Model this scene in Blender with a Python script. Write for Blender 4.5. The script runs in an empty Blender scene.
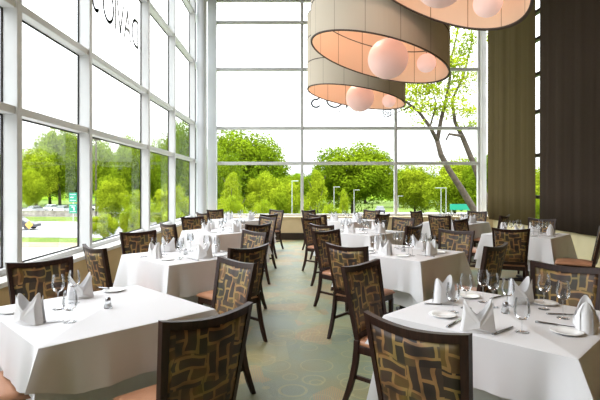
import bpy, bmesh, math, random
import numpy as np
from mathutils import Vector, Matrix
PI = math.pi
R = math.radians
random.seed(7)
SC = bpy.context.scene
COL = SC.collection

# ---------------------------------------------------------------- materials
def mat(name, color=(.8, .8, .8), rough=.5, metal=0, spec=.5, build=None):
    m = bpy.data.materials.new(name); m.use_nodes = True
    nt = m.node_tree; b = nt.nodes['Principled BSDF']
    b.inputs['Base Color'].default_value = (*color, 1)
    b.inputs['Roughness'].default_value = rough
    b.inputs['Metallic'].default_value = metal
    b.inputs['Specular IOR Level'].default_value = spec
    if build: build(nt, b)
    return m
def N(nt, t, **kw):
    n = nt.nodes.new(t)
    for k, v in kw.items():
        if k in n.inputs.keys(): n.inputs[k].default_value = v
        else: setattr(n, k, v)
    return n
def ramp(nt, stops, interp='LINEAR'):
    r = nt.nodes.new('ShaderNodeValToRGB'); r.color_ramp.interpolation = interp
    e = r.color_ramp.elements
    while len(e) < len(stops): e.new(.5)
    for i, (p, c) in enumerate(stops):
        e[i].position = p; e[i].color = (*c, 1)
    return r
def noise_color(c0, c1, scale=5, detail=4, bump=0, bscale=None, coord='Object'):
    def f(nt, b):
        tc = N(nt, 'ShaderNodeTexCoord')
        n = N(nt, 'ShaderNodeTexNoise', Scale=scale, Detail=detail)
        nt.links.new(tc.outputs[coord], n.inputs['Vector'])
        r = ramp(nt, [(.3, c0), (.7, c1)])
        nt.links.new(n.outputs['Fac'], r.inputs[0]); nt.links.new(r.outputs[0], b.inputs['Base Color'])
        if bump:
            n2 = N(nt, 'ShaderNodeTexNoise', Scale=bscale or scale*8, Detail=3)
            nt.links.new(tc.outputs[coord], n2.inputs['Vector'])
            bp = N(nt, 'ShaderNodeBump', Strength=bump, Distance=.01)
            nt.links.new(n2.outputs['Fac'], bp.inputs['Height']); nt.links.new(bp.outputs[0], b.inputs['Normal'])
    return f
def math_n(nt, op, a, b=None):
    n = nt.nodes.new('ShaderNodeMath'); n.operation = op
    for i, v in enumerate((a, b)):
        if v is None: continue
        if isinstance(v, (int, float)): n.inputs[i].default_value = v
        else: nt.links.new(v, n.inputs[i])
    return n.outputs[0]

M = {}
M['mullion'] = mat('painted_aluminium', build=noise_color((.60, .62, .62), (.66, .67, .67), 2), rough=.4)
M['sill'] = mat('sill_white', (.72, .72, .70), .4)
M['column'] = mat('column_paint', build=noise_color((.60, .63, .66), (.66, .69, .72), 1.5), rough=.45)
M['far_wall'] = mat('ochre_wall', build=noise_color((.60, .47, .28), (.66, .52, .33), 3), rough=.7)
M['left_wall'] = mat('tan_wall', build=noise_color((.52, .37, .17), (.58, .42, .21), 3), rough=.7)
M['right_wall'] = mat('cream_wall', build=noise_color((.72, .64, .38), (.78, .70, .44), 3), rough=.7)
M['back_wall'] = mat('brown_back_wall', build=noise_color((.16, .10, .035), (.20, .13, .05), 2), rough=.7)
M['ceiling'] = mat('ceiling_paint', build=noise_color((.16, .11, .07), (.20, .14, .09), 2), rough=.8)
M['baseboard'] = mat('dark_baseboard', build=noise_color((.018, .010, .007), (.03, .018, .012), 6), rough=.4)
def wood(nt, b):
    tc = N(nt, 'ShaderNodeTexCoord')
    mp = N(nt, 'ShaderNodeMapping'); mp.inputs['Scale'].default_value = (30, 30, 3)
    n = N(nt, 'ShaderNodeTexNoise', Scale=2, Detail=5)
    nt.links.new(tc.outputs['Object'], mp.inputs[0]); nt.links.new(mp.outputs[0], n.inputs['Vector'])
    r = ramp(nt, [(.3, (.016, .007, .0045)), (.7, (.040, .016, .010))])
    nt.links.new(n.outputs['Fac'], r.inputs[0]); nt.links.new(r.outputs[0], b.inputs['Base Color'])
M['wood'] = mat('dark_wood', rough=.42, spec=.3, build=wood)
M['leather'] = mat('tan_leather', rough=.35, build=noise_color((.42, .20, .11), (.52, .26, .15), 6, bump=.15, bscale=120))
def weave(nt, b):
    # interlocking rectangles of gold and olive over dark brown
    tc = N(nt, 'ShaderNodeTexCoord')
    mp = N(nt, 'ShaderNodeMapping'); mp.inputs['Rotation'].default_value = (R(90), 0, 0)
    nt.links.new(tc.outputs['Object'], mp.inputs[0])
    nz = N(nt, 'ShaderNodeTexNoise', Scale=9., Detail=1)
    nt.links.new(mp.outputs[0], nz.inputs['Vector'])
    v = N(nt, 'ShaderNodeVectorMath', operation='SCALE'); v.inputs['Scale'].default_value = .055
    nt.links.new(nz.outputs['Color'], v.inputs[0])
    ad = N(nt, 'ShaderNodeVectorMath', operation='ADD')
    nt.links.new(mp.outputs[0], ad.inputs[0]); nt.links.new(v.outputs[0], ad.inputs[1])
    outs = []
    for rot, off in ((0, 0), (90, .37)):
        m2 = N(nt, 'ShaderNodeMapping'); m2.inputs['Rotation'].default_value = (0, 0, R(rot)); m2.inputs['Location'].default_value = (off, off*.6, 0)
        nt.links.new(ad.outputs[0], m2.inputs[0])
        br = N(nt, 'ShaderNodeTexBrick', Scale=1)
        br.inputs['Brick Width'].default_value = .135; br.inputs['Row Height'].default_value = .058
        br.inputs['Mortar Size'].default_value = .0075; br.inputs['Mortar Smooth'].default_value = .1; br.inputs['Bias'].default_value = -.1
        br.inputs['Color1'].default_value = (0, 0, 0, 1); br.inputs['Color2'].default_value = (.8, .8, .8, 1); br.inputs['Mortar'].default_value = (1, 1, 1, 1)
        nt.links.new(m2.outputs[0], br.inputs['Vector'])
        outs.append(br)
    ck = N(nt, 'ShaderNodeTexChecker', Scale=6.5)
    nt.links.new(ad.outputs[0], ck.inputs['Vector'])
    mx = N(nt, 'ShaderNodeMixRGB'); nt.links.new(ck.outputs['Fac'], mx.inputs[0])
    nt.links.new(outs[0].outputs['Color'], mx.inputs[1]); nt.links.new(outs[1].outputs['Color'], mx.inputs[2])
    r = ramp(nt, [(0, (.030, .022, .018)), (.30, (.055, .04, .03)), (.55, (.10, .07, .045)), (.72, (.17, .11, .025)), (.85, (.30, .21, .05)), (1, (.33, .22, .09))])
    nt.links.new(mx.outputs[0], r.inputs[0])
    n5 = N(nt, 'ShaderNodeTexNoise', Scale=7., Detail=1); nt.links.new(tc.outputs['Object'], n5.inputs['Vector'])
    r5 = ramp(nt, [(.34, (.35, .28, .26)), (.46, (.9, .68, .6)), (.55, (1.0, .95, .75)), (.68, (.6, .68, .42))]); nt.links.new(n5.outputs['Fac'], r5.inputs[0])
    m5 = N(nt, 'ShaderNodeMixRGB'); m5.blend_type = 'MULTIPLY'; m5.inputs[0].default_value = 1
    nt.links.new(r.outputs[0], m5.inputs[1]); nt.links.new(r5.outputs[0], m5.inputs[2]); nt.links.new(m5.outputs[0], b.inputs['Base Color'])
M['weave'] = mat('patterned_upholstery', rough=.55, build=weave)
def cloth(nt, b):
    tc = N(nt, 'ShaderNodeTexCoord')
    n = N(nt, 'ShaderNodeTexNoise', Scale=3.5, Detail=2)
    nt.links.new(tc.outputs['Object'], n.inputs['Vector'])
    bp = N(nt, 'ShaderNodeBump', Strength=.12, Distance=.03)
    nt.links.new(n.outputs['Fac'], bp.inputs['Height']); nt.links.new(bp.outputs[0], b.inputs['Normal'])
M['cloth'] = mat('white_linen', (.74, .74, .76), .85, spec=.15, build=cloth)
M['napkin'] = mat('white_napkin', (.80, .80, .81), .8, spec=.2, build=cloth)
M['china'] = mat('white_china', (.84, .84, .83), .12)
M['steel'] = mat('steel', (.35, .35, .36), .22, 1)
M['iron'] = mat('black_iron', (.02, .02, .02), .4, .6)
M['salt'] = mat('salt', (.8, .8, .8), .9)
def thin_glass(name, tint, refl):
    m = bpy.data.materials.new(name); m.use_nodes = True; nt = m.node_tree; nt.nodes.clear()
    o = N(nt, 'ShaderNodeOutputMaterial'); t = N(nt, 'ShaderNodeBsdfTransparent'); t.inputs[0].default_value = (*tint, 1)
    g = N(nt, 'ShaderNodeBsdfGlossy'); g.inputs['Roughness'].default_value = .02; g.inputs[0].default_value = (1, 1, 1, 1)
    lw = N(nt, 'ShaderNodeLayerWeight', Blend=.3)
    f = math_n(nt, 'MULTIPLY', lw.outputs['Fresnel'], refl)
    mx = N(nt, 'ShaderNodeMixShader'); nt.links.new(f, mx.inputs[0])
    nt.links.new(t.outputs[0], mx.inputs[1]); nt.links.new(g.outputs[0], mx.inputs[2]); nt.links.new(mx.outputs[0], o.inputs[0])
    return m
M['pane'] = thin_glass('window_glass', (.985, .99, .985), .09)
M['stemware'] = thin_glass('stemware_glass', (.93, .94, .95), .9)
def fabric(name, c, trans, tc_, rough=.9, fold=False):
    m = bpy.data.materials.new(name); m.use_nodes = True; nt = m.node_tree; nt.nodes.clear()
    o = N(nt, 'ShaderNodeOutputMaterial'); d = N(nt, 'ShaderNodeBsdfDiffuse'); t = N(nt, 'ShaderNodeBsdfTranslucent')
    t.inputs[0].default_value = (*tc_, 1)
    tx = N(nt, 'ShaderNodeTexCoord'); n = N(nt, 'ShaderNodeTexNoise', Scale=60, Detail=3)
    nt.links.new(tx.outputs['Object'], n.inputs['Vector'])
    r = ramp(nt, [(.3, tuple(x*.85 for x in c)), (.7, c)])
    nt.links.new(n.outputs['Fac'], r.inputs[0]); nt.links.new(r.outputs[0], d.inputs[0])
    mx = N(nt, 'ShaderNodeMixShader'); mx.inputs[0].default_value = trans
    nt.links.new(d.outputs[0], mx.inputs[1]); nt.links.new(t.outputs[0], mx.inputs[2]); nt.links.new(mx.outputs[0], o.inputs[0])
    return m
M['curtain'] = fabric('olive_brown_curtain', (.135, .105, .055), .3, (.20, .165, .06))
M['curtain_dark'] = fabric('dark_brown_curtain', (.072, .054, .042), .2, (.04, .028, .018))
def seamed(c, seam, n_seams=14, w=.02):
    def f(nt, b):
        tx = N(nt, 'ShaderNodeTexCoord'); s = N(nt, 'ShaderNodeSeparateXYZ')
        nt.links.new(tx.outputs['Object'], s.inputs[0])
        a = math_n(nt, 'ARCTAN2', s.outputs[1], s.outputs[0])
        a = math_n(nt, 'MULTIPLY', a, n_seams/(2*PI)); a = math_n(nt, 'ADD', a, 50.3); a = math_n(nt, 'FRACT', a)
        k = math_n(nt, 'LESS_THAN', a, w)
        mx = N(nt, 'ShaderNodeMixRGB'); nt.links.new(k, mx.inputs[0])
        mx.inputs[1].default_value = (*c, 1); mx.inputs[2].default_value = (*seam, 1)
        nt.links.new(mx.outputs[0], b.inputs['Base Color'])
    return f
M['shade_out'] = mat('taupe_shade_fabric', rough=.9, spec=.1, build=seamed((.56, .49, .40), (.30, .25, .20)))
M['shade_in'] = mat('peach_shade_lining', rough=.9, spec=.1, build=seamed((.90, .66, .50), (.45, .27, .17), w=.028))
M['trim'] = mat('dark_shade_trim', (.05, .028, .02), .6)
def emis(name, c, s):
    m = mat(name, c, .5)
    b = m.node_tree.nodes['Principled BSDF']
    b.inputs['Emission Color'].default_value = (*c, 1); b.inputs['Emission Strength'].default_value = s
    return m
M['globe'] = emis('pink_glass_globe', (.95, .66, .60), .42)
M['globe_big'] = emis('big_pink_glass_globe', (.90, .62, .57), .22)
def carpet(nt, b):
    tx = N(nt, 'ShaderNodeTexCoord')
    n = N(nt, 'ShaderNodeTexNoise', Scale=1.6, Detail=4); nt.links.new(tx.outputs['Object'], n.inputs['Vector'])
    base = ramp(nt, [(.32, (.22, .27, .21)), (.5, (.25, .28, .17)), (.68, (.29, .26, .12))])
    nt.links.new(n.outputs['Fac'], base.inputs[0])
    cell = N(nt, 'ShaderNodeTexVoronoi', Scale=2.3); nt.links.new(tx.outputs['Object'], cell.inputs['Vector'])
    sep = N(nt, 'ShaderNodeSeparateColor'); nt.links.new(cell.outputs['Color'], sep.inputs[0])
    tone = N(nt, 'ShaderNodeMixRGB'); tone.blend_type = 'MULTIPLY'; tone.inputs[0].default_value = .6
    tr = ramp(nt, [(0, (.75, .85, .85)), (1, (1.2, 1.15, 1.0))]); nt.links.new(sep.outputs[1], tr.inputs[0])
    nt.links.new(base.outputs[0], tone.inputs[1]); nt.links.new(tr.outputs[0], tone.inputs[2])
    wv = N(nt, 'ShaderNodeTexWave', Scale=22., Distortion=.4); wv.bands_direction = 'X'
    nt.links.new(tx.outputs['Object'], wv.inputs['Vector'])
    k = math_n(nt, 'MULTIPLY', math_n(nt, 'GREATER_THAN', sep.outputs[0], .68), math_n(nt, 'GREATER_THAN', wv.outputs['Fac'], .5))
    cur = N(nt, 'ShaderNodeMixRGB'); nt.links.new(math_n(nt, 'MULTIPLY', k, .65), cur.inputs[0]); nt.links.new(tone.outputs[0], cur.inputs[1]); cur.inputs[2].default_value = (.50, .27, .11, 1)
    # overlapping outlined circles
    for sc, off, rad in ((2.3, 0, .36), (2.9, 3.3, .40), (3.6, 7.1, .30)):
        mp = N(nt, 'ShaderNodeMapping'); mp.inputs['Location'].default_value = (off, off*.7, 0); nt.links.new(tx.outputs['Object'], mp.inputs[0])
        v = N(nt, 'ShaderNodeTexVoronoi', Scale=sc); v.feature = 'F1'; v.inputs['Randomness'].default_value = .6; nt.links.new(mp.outputs[0], v.inputs['Vector'])
        q = math_n(nt, 'LESS_THAN', math_n(nt, 'ABSOLUTE', math_n(nt, 'SUBTRACT', v.outputs['Distance'], rad)), .016)
        m2 = N(nt, 'ShaderNodeMixRGB'); nt.links.new(math_n(nt, 'MULTIPLY', q, .42), m2.inputs[0]); nt.links.new(cur.outputs[0], m2.inputs[1]); m2.inputs[2].default_value = (.46, .40, .18, 1)
        cur = m2
    nt.links.new(cur.outputs[0], b.inputs['Base Color'])
    b.inputs['Roughness'].default_value = .5; b.inputs['Specular IOR Level'].default_value = .6
    nb_ = N(nt, 'ShaderNodeTexNoise', Scale=160, Detail=2); nt.links.new(tx.outputs['Object'], nb_.inputs['Vector'])
    bp = N(nt, 'ShaderNodeBump', Strength=.35, Distance=.01); nt.links.new(nb_.outputs['Fac'], bp.inputs['Height']); nt.links.new(bp.outputs[0], b.inputs['Normal'])
M['carpet'] = mat('patterned_carpet', build=carpet)
M['grass'] = mat('grass', rough=.9, spec=.1, build=noise_color((.06, .11, .015), (.13, .17, .03), .25, 6))
M['hill'] = mat('wooded_hill', rough=1, spec=0, build=noise_color((.03, .07, .01), (.17, .27, .02), .35, 8))
M['asphalt'] = mat('asphalt', rough=.85, build=noise_color((.20, .20, .21), (.26, .26, .27), .5, 6))
M['concrete'] = mat('concrete', rough=.85, build=noise_color((.27, .26, .25), (.33, .32, .31), .6, 6))
M['mulch'] = mat('mulch', rough=.9, build=noise_color((.16, .12, .08), (.24, .19, .12), 1.2, 6))
M['stone'] = mat('stone_wall', rough=.9, build=noise_color((.16, .14, .12), (.36, .33, .30), 1.5, 6))
M['bark'] = mat('bark', rough=.9, build=noise_color((.035, .026, .018), (.09, .068, .048), 6, 6, bump=.6, bscale=20))
def leafmat(name, c0, c1):
    m = bpy.data.materials.new(name); m.use_nodes = True; nt = m.node_tree; nt.nodes.clear()
    o = N(nt, 'ShaderNodeOutputMaterial'); d = N(nt, 'ShaderNodeBsdfDiffuse'); t = N(nt, 'ShaderNodeBsdfTranslucent')
    tx = N(nt, 'ShaderNodeTexCoord'); n = N(nt, 'ShaderNodeTexNoise', Scale=.7, Detail=4); nt.links.new(tx.outputs['Object'], n.inputs['Vector'])
    r = ramp(nt, [(.35, c0), (.65, c1)]); nt.links.new(n.outputs['Fac'], r.inputs[0])
    nt.links.new(r.outputs[0], d.inputs[0]); nt.links.new(r.outputs[0], t.inputs[0])
    mx = N(nt, 'ShaderNodeMixShader'); mx.inputs[0].default_value = .2
    nt.links.new(d.outputs[0], mx.inputs[1]); nt.links.new(t.outputs[0], mx.inputs[2]); nt.links.new(mx.outputs[0], o.inputs[0])
    return m
M['leaf_mid'] = leafmat('mid_green_leaves', (.07, .135, .006), (.25, .33, .013))
M['leaf_light'] = leafmat('yellow_green_leaves', (.15, .23, .01), (.37, .43, .022))
M['leaf_dark'] = leafmat('dark_green_leaves', (.035, .075, .012), (.10, .17, .02))
M['car_silver'] = mat('silver_paint', (.45, .46, .48), .3, .5)
M['car_white'] = mat('white_paint', (.7, .7, .7), .3)
M['car_dark'] = mat('charcoal_paint', (.06, .06, .07), .3)
M['car_glass'] = mat('car_glass', (.03, .035, .04), .1)
M['tyre'] = mat('tyre', (.02, .02, .02), .8)
M['sign_green'] = mat('sign_green', (.0, .25, .16), .5)
M['sign_orange'] = mat('sign_amber', (.8, .45, .08), .5)
M['sign_white'] = mat('sign_white', (.8, .8, .8), .5)
M['post'] = mat('pale_post', (.42, .43, .42), .5)
M['letter'] = mat('grey_vinyl', (.28, .29, .30), .6)
M['letter_faint'] = mat('pale_grey_vinyl', (.52, .53, .55), .6)

# ---------------------------------------------------------------- mesh helpers
def bx(bm, c, s, rz=0, taper=1.0):
    """box centred at c with size s; taper scales the bottom"""
    r = bmesh.ops.create_cube(bm, size=1)
    for v in r['verts']:
        k = taper if v.co.z < 0 else 1
        v.co = Vector((v.co.x*s[0]*k, v.co.y*s[1]*k, v.co.z*s[2]))
        v.co.rotate(Matrix.Rotation(rz, 3, 'Z')); v.co += Vector(c)
    return r['verts']
def tube(bm, pts, rad, n=8, caps=True):
    pts = [Vector(p) for p in pts]; rs = rad if isinstance(rad, (list, tuple)) else [rad]*len(pts)
    rings = []; prev = None
    for i, p in enumerate(pts):
        d = (pts[min(i+1, len(pts)-1)] - pts[max(i-1, 0)]).normalized()
        if prev is None:
            a = d.orthogonal().normalized()
        else:
            a = (prev - d*prev.dot(d))
            a = a.normalized() if a.length > 1e-5 else d.orthogonal().normalized()
        prev = a; b = d.cross(a)
        rings.append([bm.verts.new(p + (a*math.cos(2*PI*k/n) + b*math.sin(2*PI*k/n))*rs[i]) for k in range(n)])
    for r0, r1 in zip(rings, rings[1:]):
        for k in range(n): bm.faces.new((r0[k], r0[(k+1) % n], r1[(k+1) % n], r1[k]))
    if caps:
        bm.faces.new(rings[0][::-1]); bm.faces.new(rings[-1])
def lathe(bm, prof, n=24, c=(0, 0, 0), capends=True):
    rings = []
    for r, z in prof:
        if r < 1e-5: rings.append([bm.verts.new((c[0], c[1], c[2]+z))])
        else: rings.append([bm.verts.new((c[0]+r*math.cos(2*PI*k/n), c[1]+r*math.sin(2*PI*k/n), c[2]+z)) for k in range(n)])
    for a, b in zip(rings, rings[1:]):
        for k in range(n):
            k2 = (k+1) % n
            if len(a) == 1 and len(b) == 1: break
            if len(a) == 1: bm.faces.new((a[0], b[k2], b[k]))
            elif len(b) == 1: bm.faces.new((a[k], a[k2], b[0]))
            else: bm.faces.new((a[k], a[k2], b[k2], b[k]))
def grid_solid(bm, F, nu, nv):
    """closed slab between surfaces F(u,v,side) side 0/1, u,v in 0..1"""
    g = [[[bm.verts.new(F(i/nu, j/nv, s)) for j in range(nv+1)] for i in range(nu+1)] for s in (0, 1)]
    for i in range(nu):
        for j in range(nv):
            bm.faces.new((g[0][i][j], g[0][i+1][j], g[0][i+1][j+1], g[0][i][j+1]))
            bm.faces.new((g[1][i][j], g[1][i][j+1], g[1][i+1][j+1], g[1][i+1][j]))
    for i in range(nu):
        bm.faces.new((g[0][i][0], g[1][i][0], g[1][i+1][0], g[0][i+1][0]))
        bm.faces.new((g[0][i][nv], g[0][i+1][nv], g[1][i+1][nv], g[1][i][nv]))
    for j in range(nv):
        bm.faces.new((g[0][0][j], g[0][0][j+1], g[1][0][j+1], g[1][0][j]))
        bm.faces.new((g[0][nu][j], g[1][nu][j], g[1][nu][j+1], g[0][nu][j+1]))
def sq_tube(bm, pts, sizes):
    """square section bar along pts (sections in XY), sizes (sx,sy)"""
    rings = []
    for (x, y, z), (sx, sy) in zip(pts, sizes):
        rings.append([bm.verts.new((x+a*sx/2, y+b*sy/2, z)) for a, b in ((-1, -1), (1, -1), (1, 1), (-1, 1))])
    for r0, r1 in zip(rings, rings[1:]):
        for k in range(4): bm.faces.new((r0[k], r0[(k+1) % 4], r1[(k+1) % 4], r1[k]))
    bm.faces.new(rings[0][::-1]); bm.faces.new(rings[-1])
def obj(name, bm, m, parent=None, smooth=False, bevel=0, loc=None, sharp=0):
    bmesh.ops.recalc_face_normals(bm, faces=bm.faces)
    me = bpy.data.meshes.new(name); bm.to_mesh(me); bm.free()
    if smooth:
        for p in me.polygons: p.use_smooth = len(p.vertices) < 40
    if sharp: me.set_sharp_from_angle(angle=R(sharp))
    me.materials.append(m)
    o = bpy.data.objects.new(name, me); COL.objects.link(o)
    if parent: o.parent = parent
    if loc: o.location = loc
    if bevel:
        b = o.modifiers.new('bevel', 'BEVEL'); b.width = bevel; b.segments = 2; b.limit_method = 'ANGLE'
    return o
def nb(): return bmesh.new()
def thing(name, label, cat, loc=(0, 0, 0), rz=0, group=None):
    o = bpy.data.objects.new(name, None); COL.objects.link(o); o.empty_display_size = .1
    o.location = loc; o.rotation_euler = (0, 0, rz); o['label'] = label; o['category'] = cat
    if group: o['group'] = group
    return o
def tag(o, label, cat, group=None, kind=None):
    o['label'] = label; o['category'] = cat
    if group: o['group'] = group
    if kind: o['kind'] = kind
    return o
def struct(name, bm, m, **k):
    o = obj(name, bm, m, **k); o['kind'] = 'structure'; return o
def copy_tree(o, parent=None):
    c = o.copy(); COL.objects.link(c)
    c.parent = parent
    for ch in [x for x in o.children]: copy_tree(ch, c)
    return c
USED = set()
def inst(proto, loc, rz, label, group=None, scale=None):
    o = proto if proto.name not in USED else copy_tree(proto)
    USED.add(proto.name)
    o.location = loc; o.rotation_euler = (0, 0, rz); o['label'] = label
    if group: o['group'] = group
    if scale: o.scale = scale if isinstance(scale, tuple) else (scale,)*3
    return o

SKY_H, SKY_Z = 1.15, 8.0
# ---------------------------------------------------------------- camera
F = 470.0; CX, CY = 291.0, 187.0; HC = 1.53
cam = bpy.data.cameras.new('camera'); co = bpy.data.objects.new('camera', cam); COL.objects.link(co)
cam.sensor_width = 36; cam.lens = F/600*36; cam.shift_x = (300-CX)/600; cam.shift_y = -(200-CY)/600
co.location = (0, 0, HC); co.rotation_euler = (R(90), 0, 0); cam.clip_end = 600; cam.clip_start = .05
SC.camera = co
def on_plane(px, py, z):
    """world point at height z seen at photo pixel (px,py); used to survey positions"""
    Y = F*(HC-z)/(py-CY); return ((px-CX)/F*Y, Y)
def at(px, py, Y): return Vector(((px-CX)/F*Y, Y, HC-(py-CY)/F*Y))

# ---------------------------------------------------------------- room shell
XL, XG, XR, YF, YB, ZC = -2.62, -2.87, 5.85, 14.1, -5.0, 7.15
b = nb(); bx(b, ((XG-.1+XR+.2)/2, (YF+.1+YB)/2, -.1), (XR+.2-XG+.1, YF+.1-YB, .2)); struct('floor', b, M['carpet'])
b = nb(); bx(b, ((XG-.1+XR+.2)/2, (YF+.1+YB)/2, ZC+.1), (XR+.2-XG+.1, YF+.2-YB, .2)); struct('ceiling', b, M['ceiling'])
b = nb(); bx(b, ((XG-.1+XR+.2)/2, YB-.1, ZC/2), (XR+.2-XG+.1, .2, ZC)); struct('wall_back', b, M['back_wall'])
b = nb(); bx(b, ((XL+XG-.1)/2, (YF+YB)/2, .31), (XL-XG+.1, YF-YB, .62)); struct('wall_left', b, M['left_wall'])
b = nb(); bx(b, ((XG-.1+XL)/2, (YB-1.0)/2-.0, 3.9), (XL-XG+.1-.02, -1.0-YB, 6.5)); struct('wall_left_rear', b, M['back_wall'])
b = nb(); bx(b, ((XL+XR)/2, 13.87, .31), (XR-XL, .5, .62)); struct('wall_far', b, M['far_wall'])
b = nb(); bx(b, (XR+.1, (YF+YB)/2, .32), (.2, YF-YB, .64)); struct('wall_right', b, M['right_wall'])
b = nb(); bx(b, (XR+.1, (YB+7.85)/2, (.64+ZC)/2), (.2, 7.85-YB, ZC-.64)); struct('wall_right_rear', b, M['back_wall'])
b = nb(); bx(b, ((XL+XR)/2, 13.61, .10), (XR-XL, .03, .20)); struct('baseboard_far', b, M['baseboard'])
b = nb(); bx(b, (XL+.012, (13.6+YB)/2, .06), (.025, 13.6-YB, .12)); struct('baseboard_left', b, M['baseboard'])
b = nb(); bx(b, ((XG-.05-2.59)/2, (13.6-1)/2, .645), (XG*-1+.05-2.59, 14.6, .05)); struct('trim_1', b, M['sill'], bevel=.008)
b = nb(); bx(b, ((XL+XR)/2, 13.86, .645), (XR-XL, .56, .05)); struct('trim_2', b, M['far_wall'], bevel=.008)
b = nb(); lathe(b, [(.0, 0), (.15, 0), (.15, 3.55), (.146, 3.555), (.15, 3.56), (.15, 7.14), (0, 7.14)], 32, (-2.55, 13.42, 0)); struct('trim_3', b, M['column'], smooth=False)
b = nb(); bx(b, (-2.34, 13.98, 3.9), (.26, .2, 6.48)); struct('trim_4', b, M['column'], bevel=.01)
b = nb(); bx(b, (5.70, 13.98, 3.9), (.15, .2, 6.48)); struct('trim_5', b, M['sill'], bevel=.01)

MUL = [-1.0, .9, 2.8, 4.64, 6.31, 8.93, 10.93, 13.2, 14.1]
HZ = [2.25, 3.30, 5.04, 6.42]; HZF = [2.235, 3.285, 5.04, 6.44]
nwin = 0
wins = {}
for i in range(len(MUL)-1):
    y0, y1 = MUL[i], MUL[i+1]; nwin += 1
    w = bpy.data.objects.new('window_%d' % nwin, None); COL.objects.link(w); w['kind'] = 'structure'
    b = nb()
    bx(b, (-2.785, y0+.0425, (.67+7.15)/2), (.17, .085, 6.48))
    for z in HZ: bx(b, (-2.79, (y0+y1)/2+.0425, z+.04), (.14, y1-y0-.085, .08))
    bx(b, (-2.83, (y0+y1)/2+.0425, .70), (.08, y1-y0-.085, .06)); bx(b, (-2.80, (y0+y1)/2+.0425, 7.1), (.14, y1-y0-.085, .1))
    obj('frame', b, M['mullion'], w, bevel=.006)
    b = nb(); bx(b, (-2.862, (y0+y1)/2+.0425, 3.9), (.008, y1-y0-.07, 6.4)); obj('glass', b, M['pane'], w)
    b = nb()
    for z in [.73]+[h+.08 for h in HZ]: bx(b, (-2.855, (y0+y1)/2+.0425, z+.007), (.02, y1-y0-.085, .014))
    for z in HZ: bx(b, (-2.855, (y0+y1)/2+.0425, z-.007), (.02, y1-y0-.085, .014))
    bx(b, (-2.855, y1-.006, 3.9), (.02, .012, 6.4))
    obj('gasket', b, M['tyre'], w)
    wins['L%d' % i] = w
FX = [-2.21, .33, 3.12, 5.63]
for i in range(3):
    x0, x1 = FX[i], FX[i+1]; nwin += 1
    w = bpy.data.objects.new('window_%d' % nwin, None); COL.objects.link(w); w['kind'] = 'structure'
    b = nb()
    if i: bx(b, (x0, 14.04, 3.9), (.085, .12, 6.48))
    if i == 2: bx(b, (x1-.02, 14.04, 3.9), (.09, .12, 6.48))
    a0 = x0+(.0425 if i else 0); a1 = x1-(.0425 if i < 2 else .065)
    for z in HZF: bx(b, ((a0+a1)/2, 14.05, z), (a1-a0, .1, .09))
    bx(b, ((a0+a1)/2, 14.05, .70), (a1-a0, .1, .06)); bx(b, ((a0+a1)/2, 14.05, 7.1), (a1-a0, .1, .1))
    obj('frame', b, M['mullion'], w, bevel=.006)
    b = nb(); bx(b, ((x0+x1)/2, 14.09, 3.9), (x1-x0, .008, 6.4)); obj('glass', b, M['pane'], w)
    wins['F%d' % i] = w
RY = [7.85, 9.2, 10.72, 13.0, 14.0]
for i in range(4):
    y0, y1 = RY[i], RY[i+1]; nwin += 1
    w = bpy.data.objects.new('window_%d' % nwin, None); COL.objects.link(w); w['kind'] = 'structure'
    b = nb(); bx(b, (5.93, y0+.04, 3.9), (.12, .08, 6.5))
    for z in HZ+[1.25, 4.2, 5.7]: bx(b, (5.93, (y0+y1)/2+.04, z+.04), (.1, y1-y0-.08, .08))
    bx(b, (5.93, (y0+y1)/2+.04, 7.1), (.1, y1-y0-.08, .1))
    obj('frame', b, M['iron'], w)
    b = nb(); bx(b, (5.96, (y0+y1)/2+.04, 3.9), (.008, y1-y0, 6.5)); obj('glass', b, M['pane'], w)

# ---------------------------------------------------------------- lettering on the glass (read from outside)
def arc(cx, cy, rx, ry, a0, a1, n=14): return [(cx+rx*math.cos(R(a0+(a1-a0)*k/n)), cy+ry*math.sin(R(a0+(a1-a0)*k/n))) for k in range(n+1)]
LET = {'D': ([[(0, 0), (0, 1)], [(0, 1), (.25, 1)]+arc(.25, .5, .5, .5, 90, -90)[0:]+[(0, 0)]], .85),
       'A': ([[(0, 0), (.36, 1), (.72, 0)], [(.13, .34), (.59, .34)]], .72),
       'V': ([[(0, 1), (.34, 0), (.68, 1)]], .68),
       'I': ([[(.05, 0), (.05, 1)]], .14),
       'O': ([arc(.5, .5, .5, .5, 0, 360, 28)], 1.0),
       "'": ([[(.05, 1.02), (.02, .8)]], .1),
       'S': ([arc(.28, .75, .25, .25, 40, 270, 14)+arc(.28, .25, .27, .25, 90, -140, 14)], .55)}
def strokes(word, origin, udir, h, width, wd):
    tot = sum(LET[c][1] for c in word)+.14*(len(word)-1); k = width/(tot*h)
    b = nb(); x = 0; u = Vector(udir); up = Vector((0, 0, 1)); nrm = u.cross(up)
    for c in word:
        for pl in LET[c][0]:
            P = [Vector(origin)+u*((x+p[0])*h*k)+up*(p[1]*h) for p in pl]
            for p, q in zip(P, P[1:]):
                d = (q-p); 
                if d.length < 1e-6: continue
                s = d.normalized().cross(nrm).normalized()*wd/2; e = d.normalized()*wd*.4
                vs = [b.verts.new(v) for v in (p-s-e, q-s+e, q+s+e, p+s-e)]
                w2 = [b.verts.new(v.co+nrm*.003) for v in vs]
                b.faces.new(vs); b.faces.new(w2[::-1])
                for a in range(4): b.faces.new((vs[a], w2[a], w2[(a+1) % 4], vs[(a+1) % 4]))
        x += LET[c][1]+.14
    return b
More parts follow.
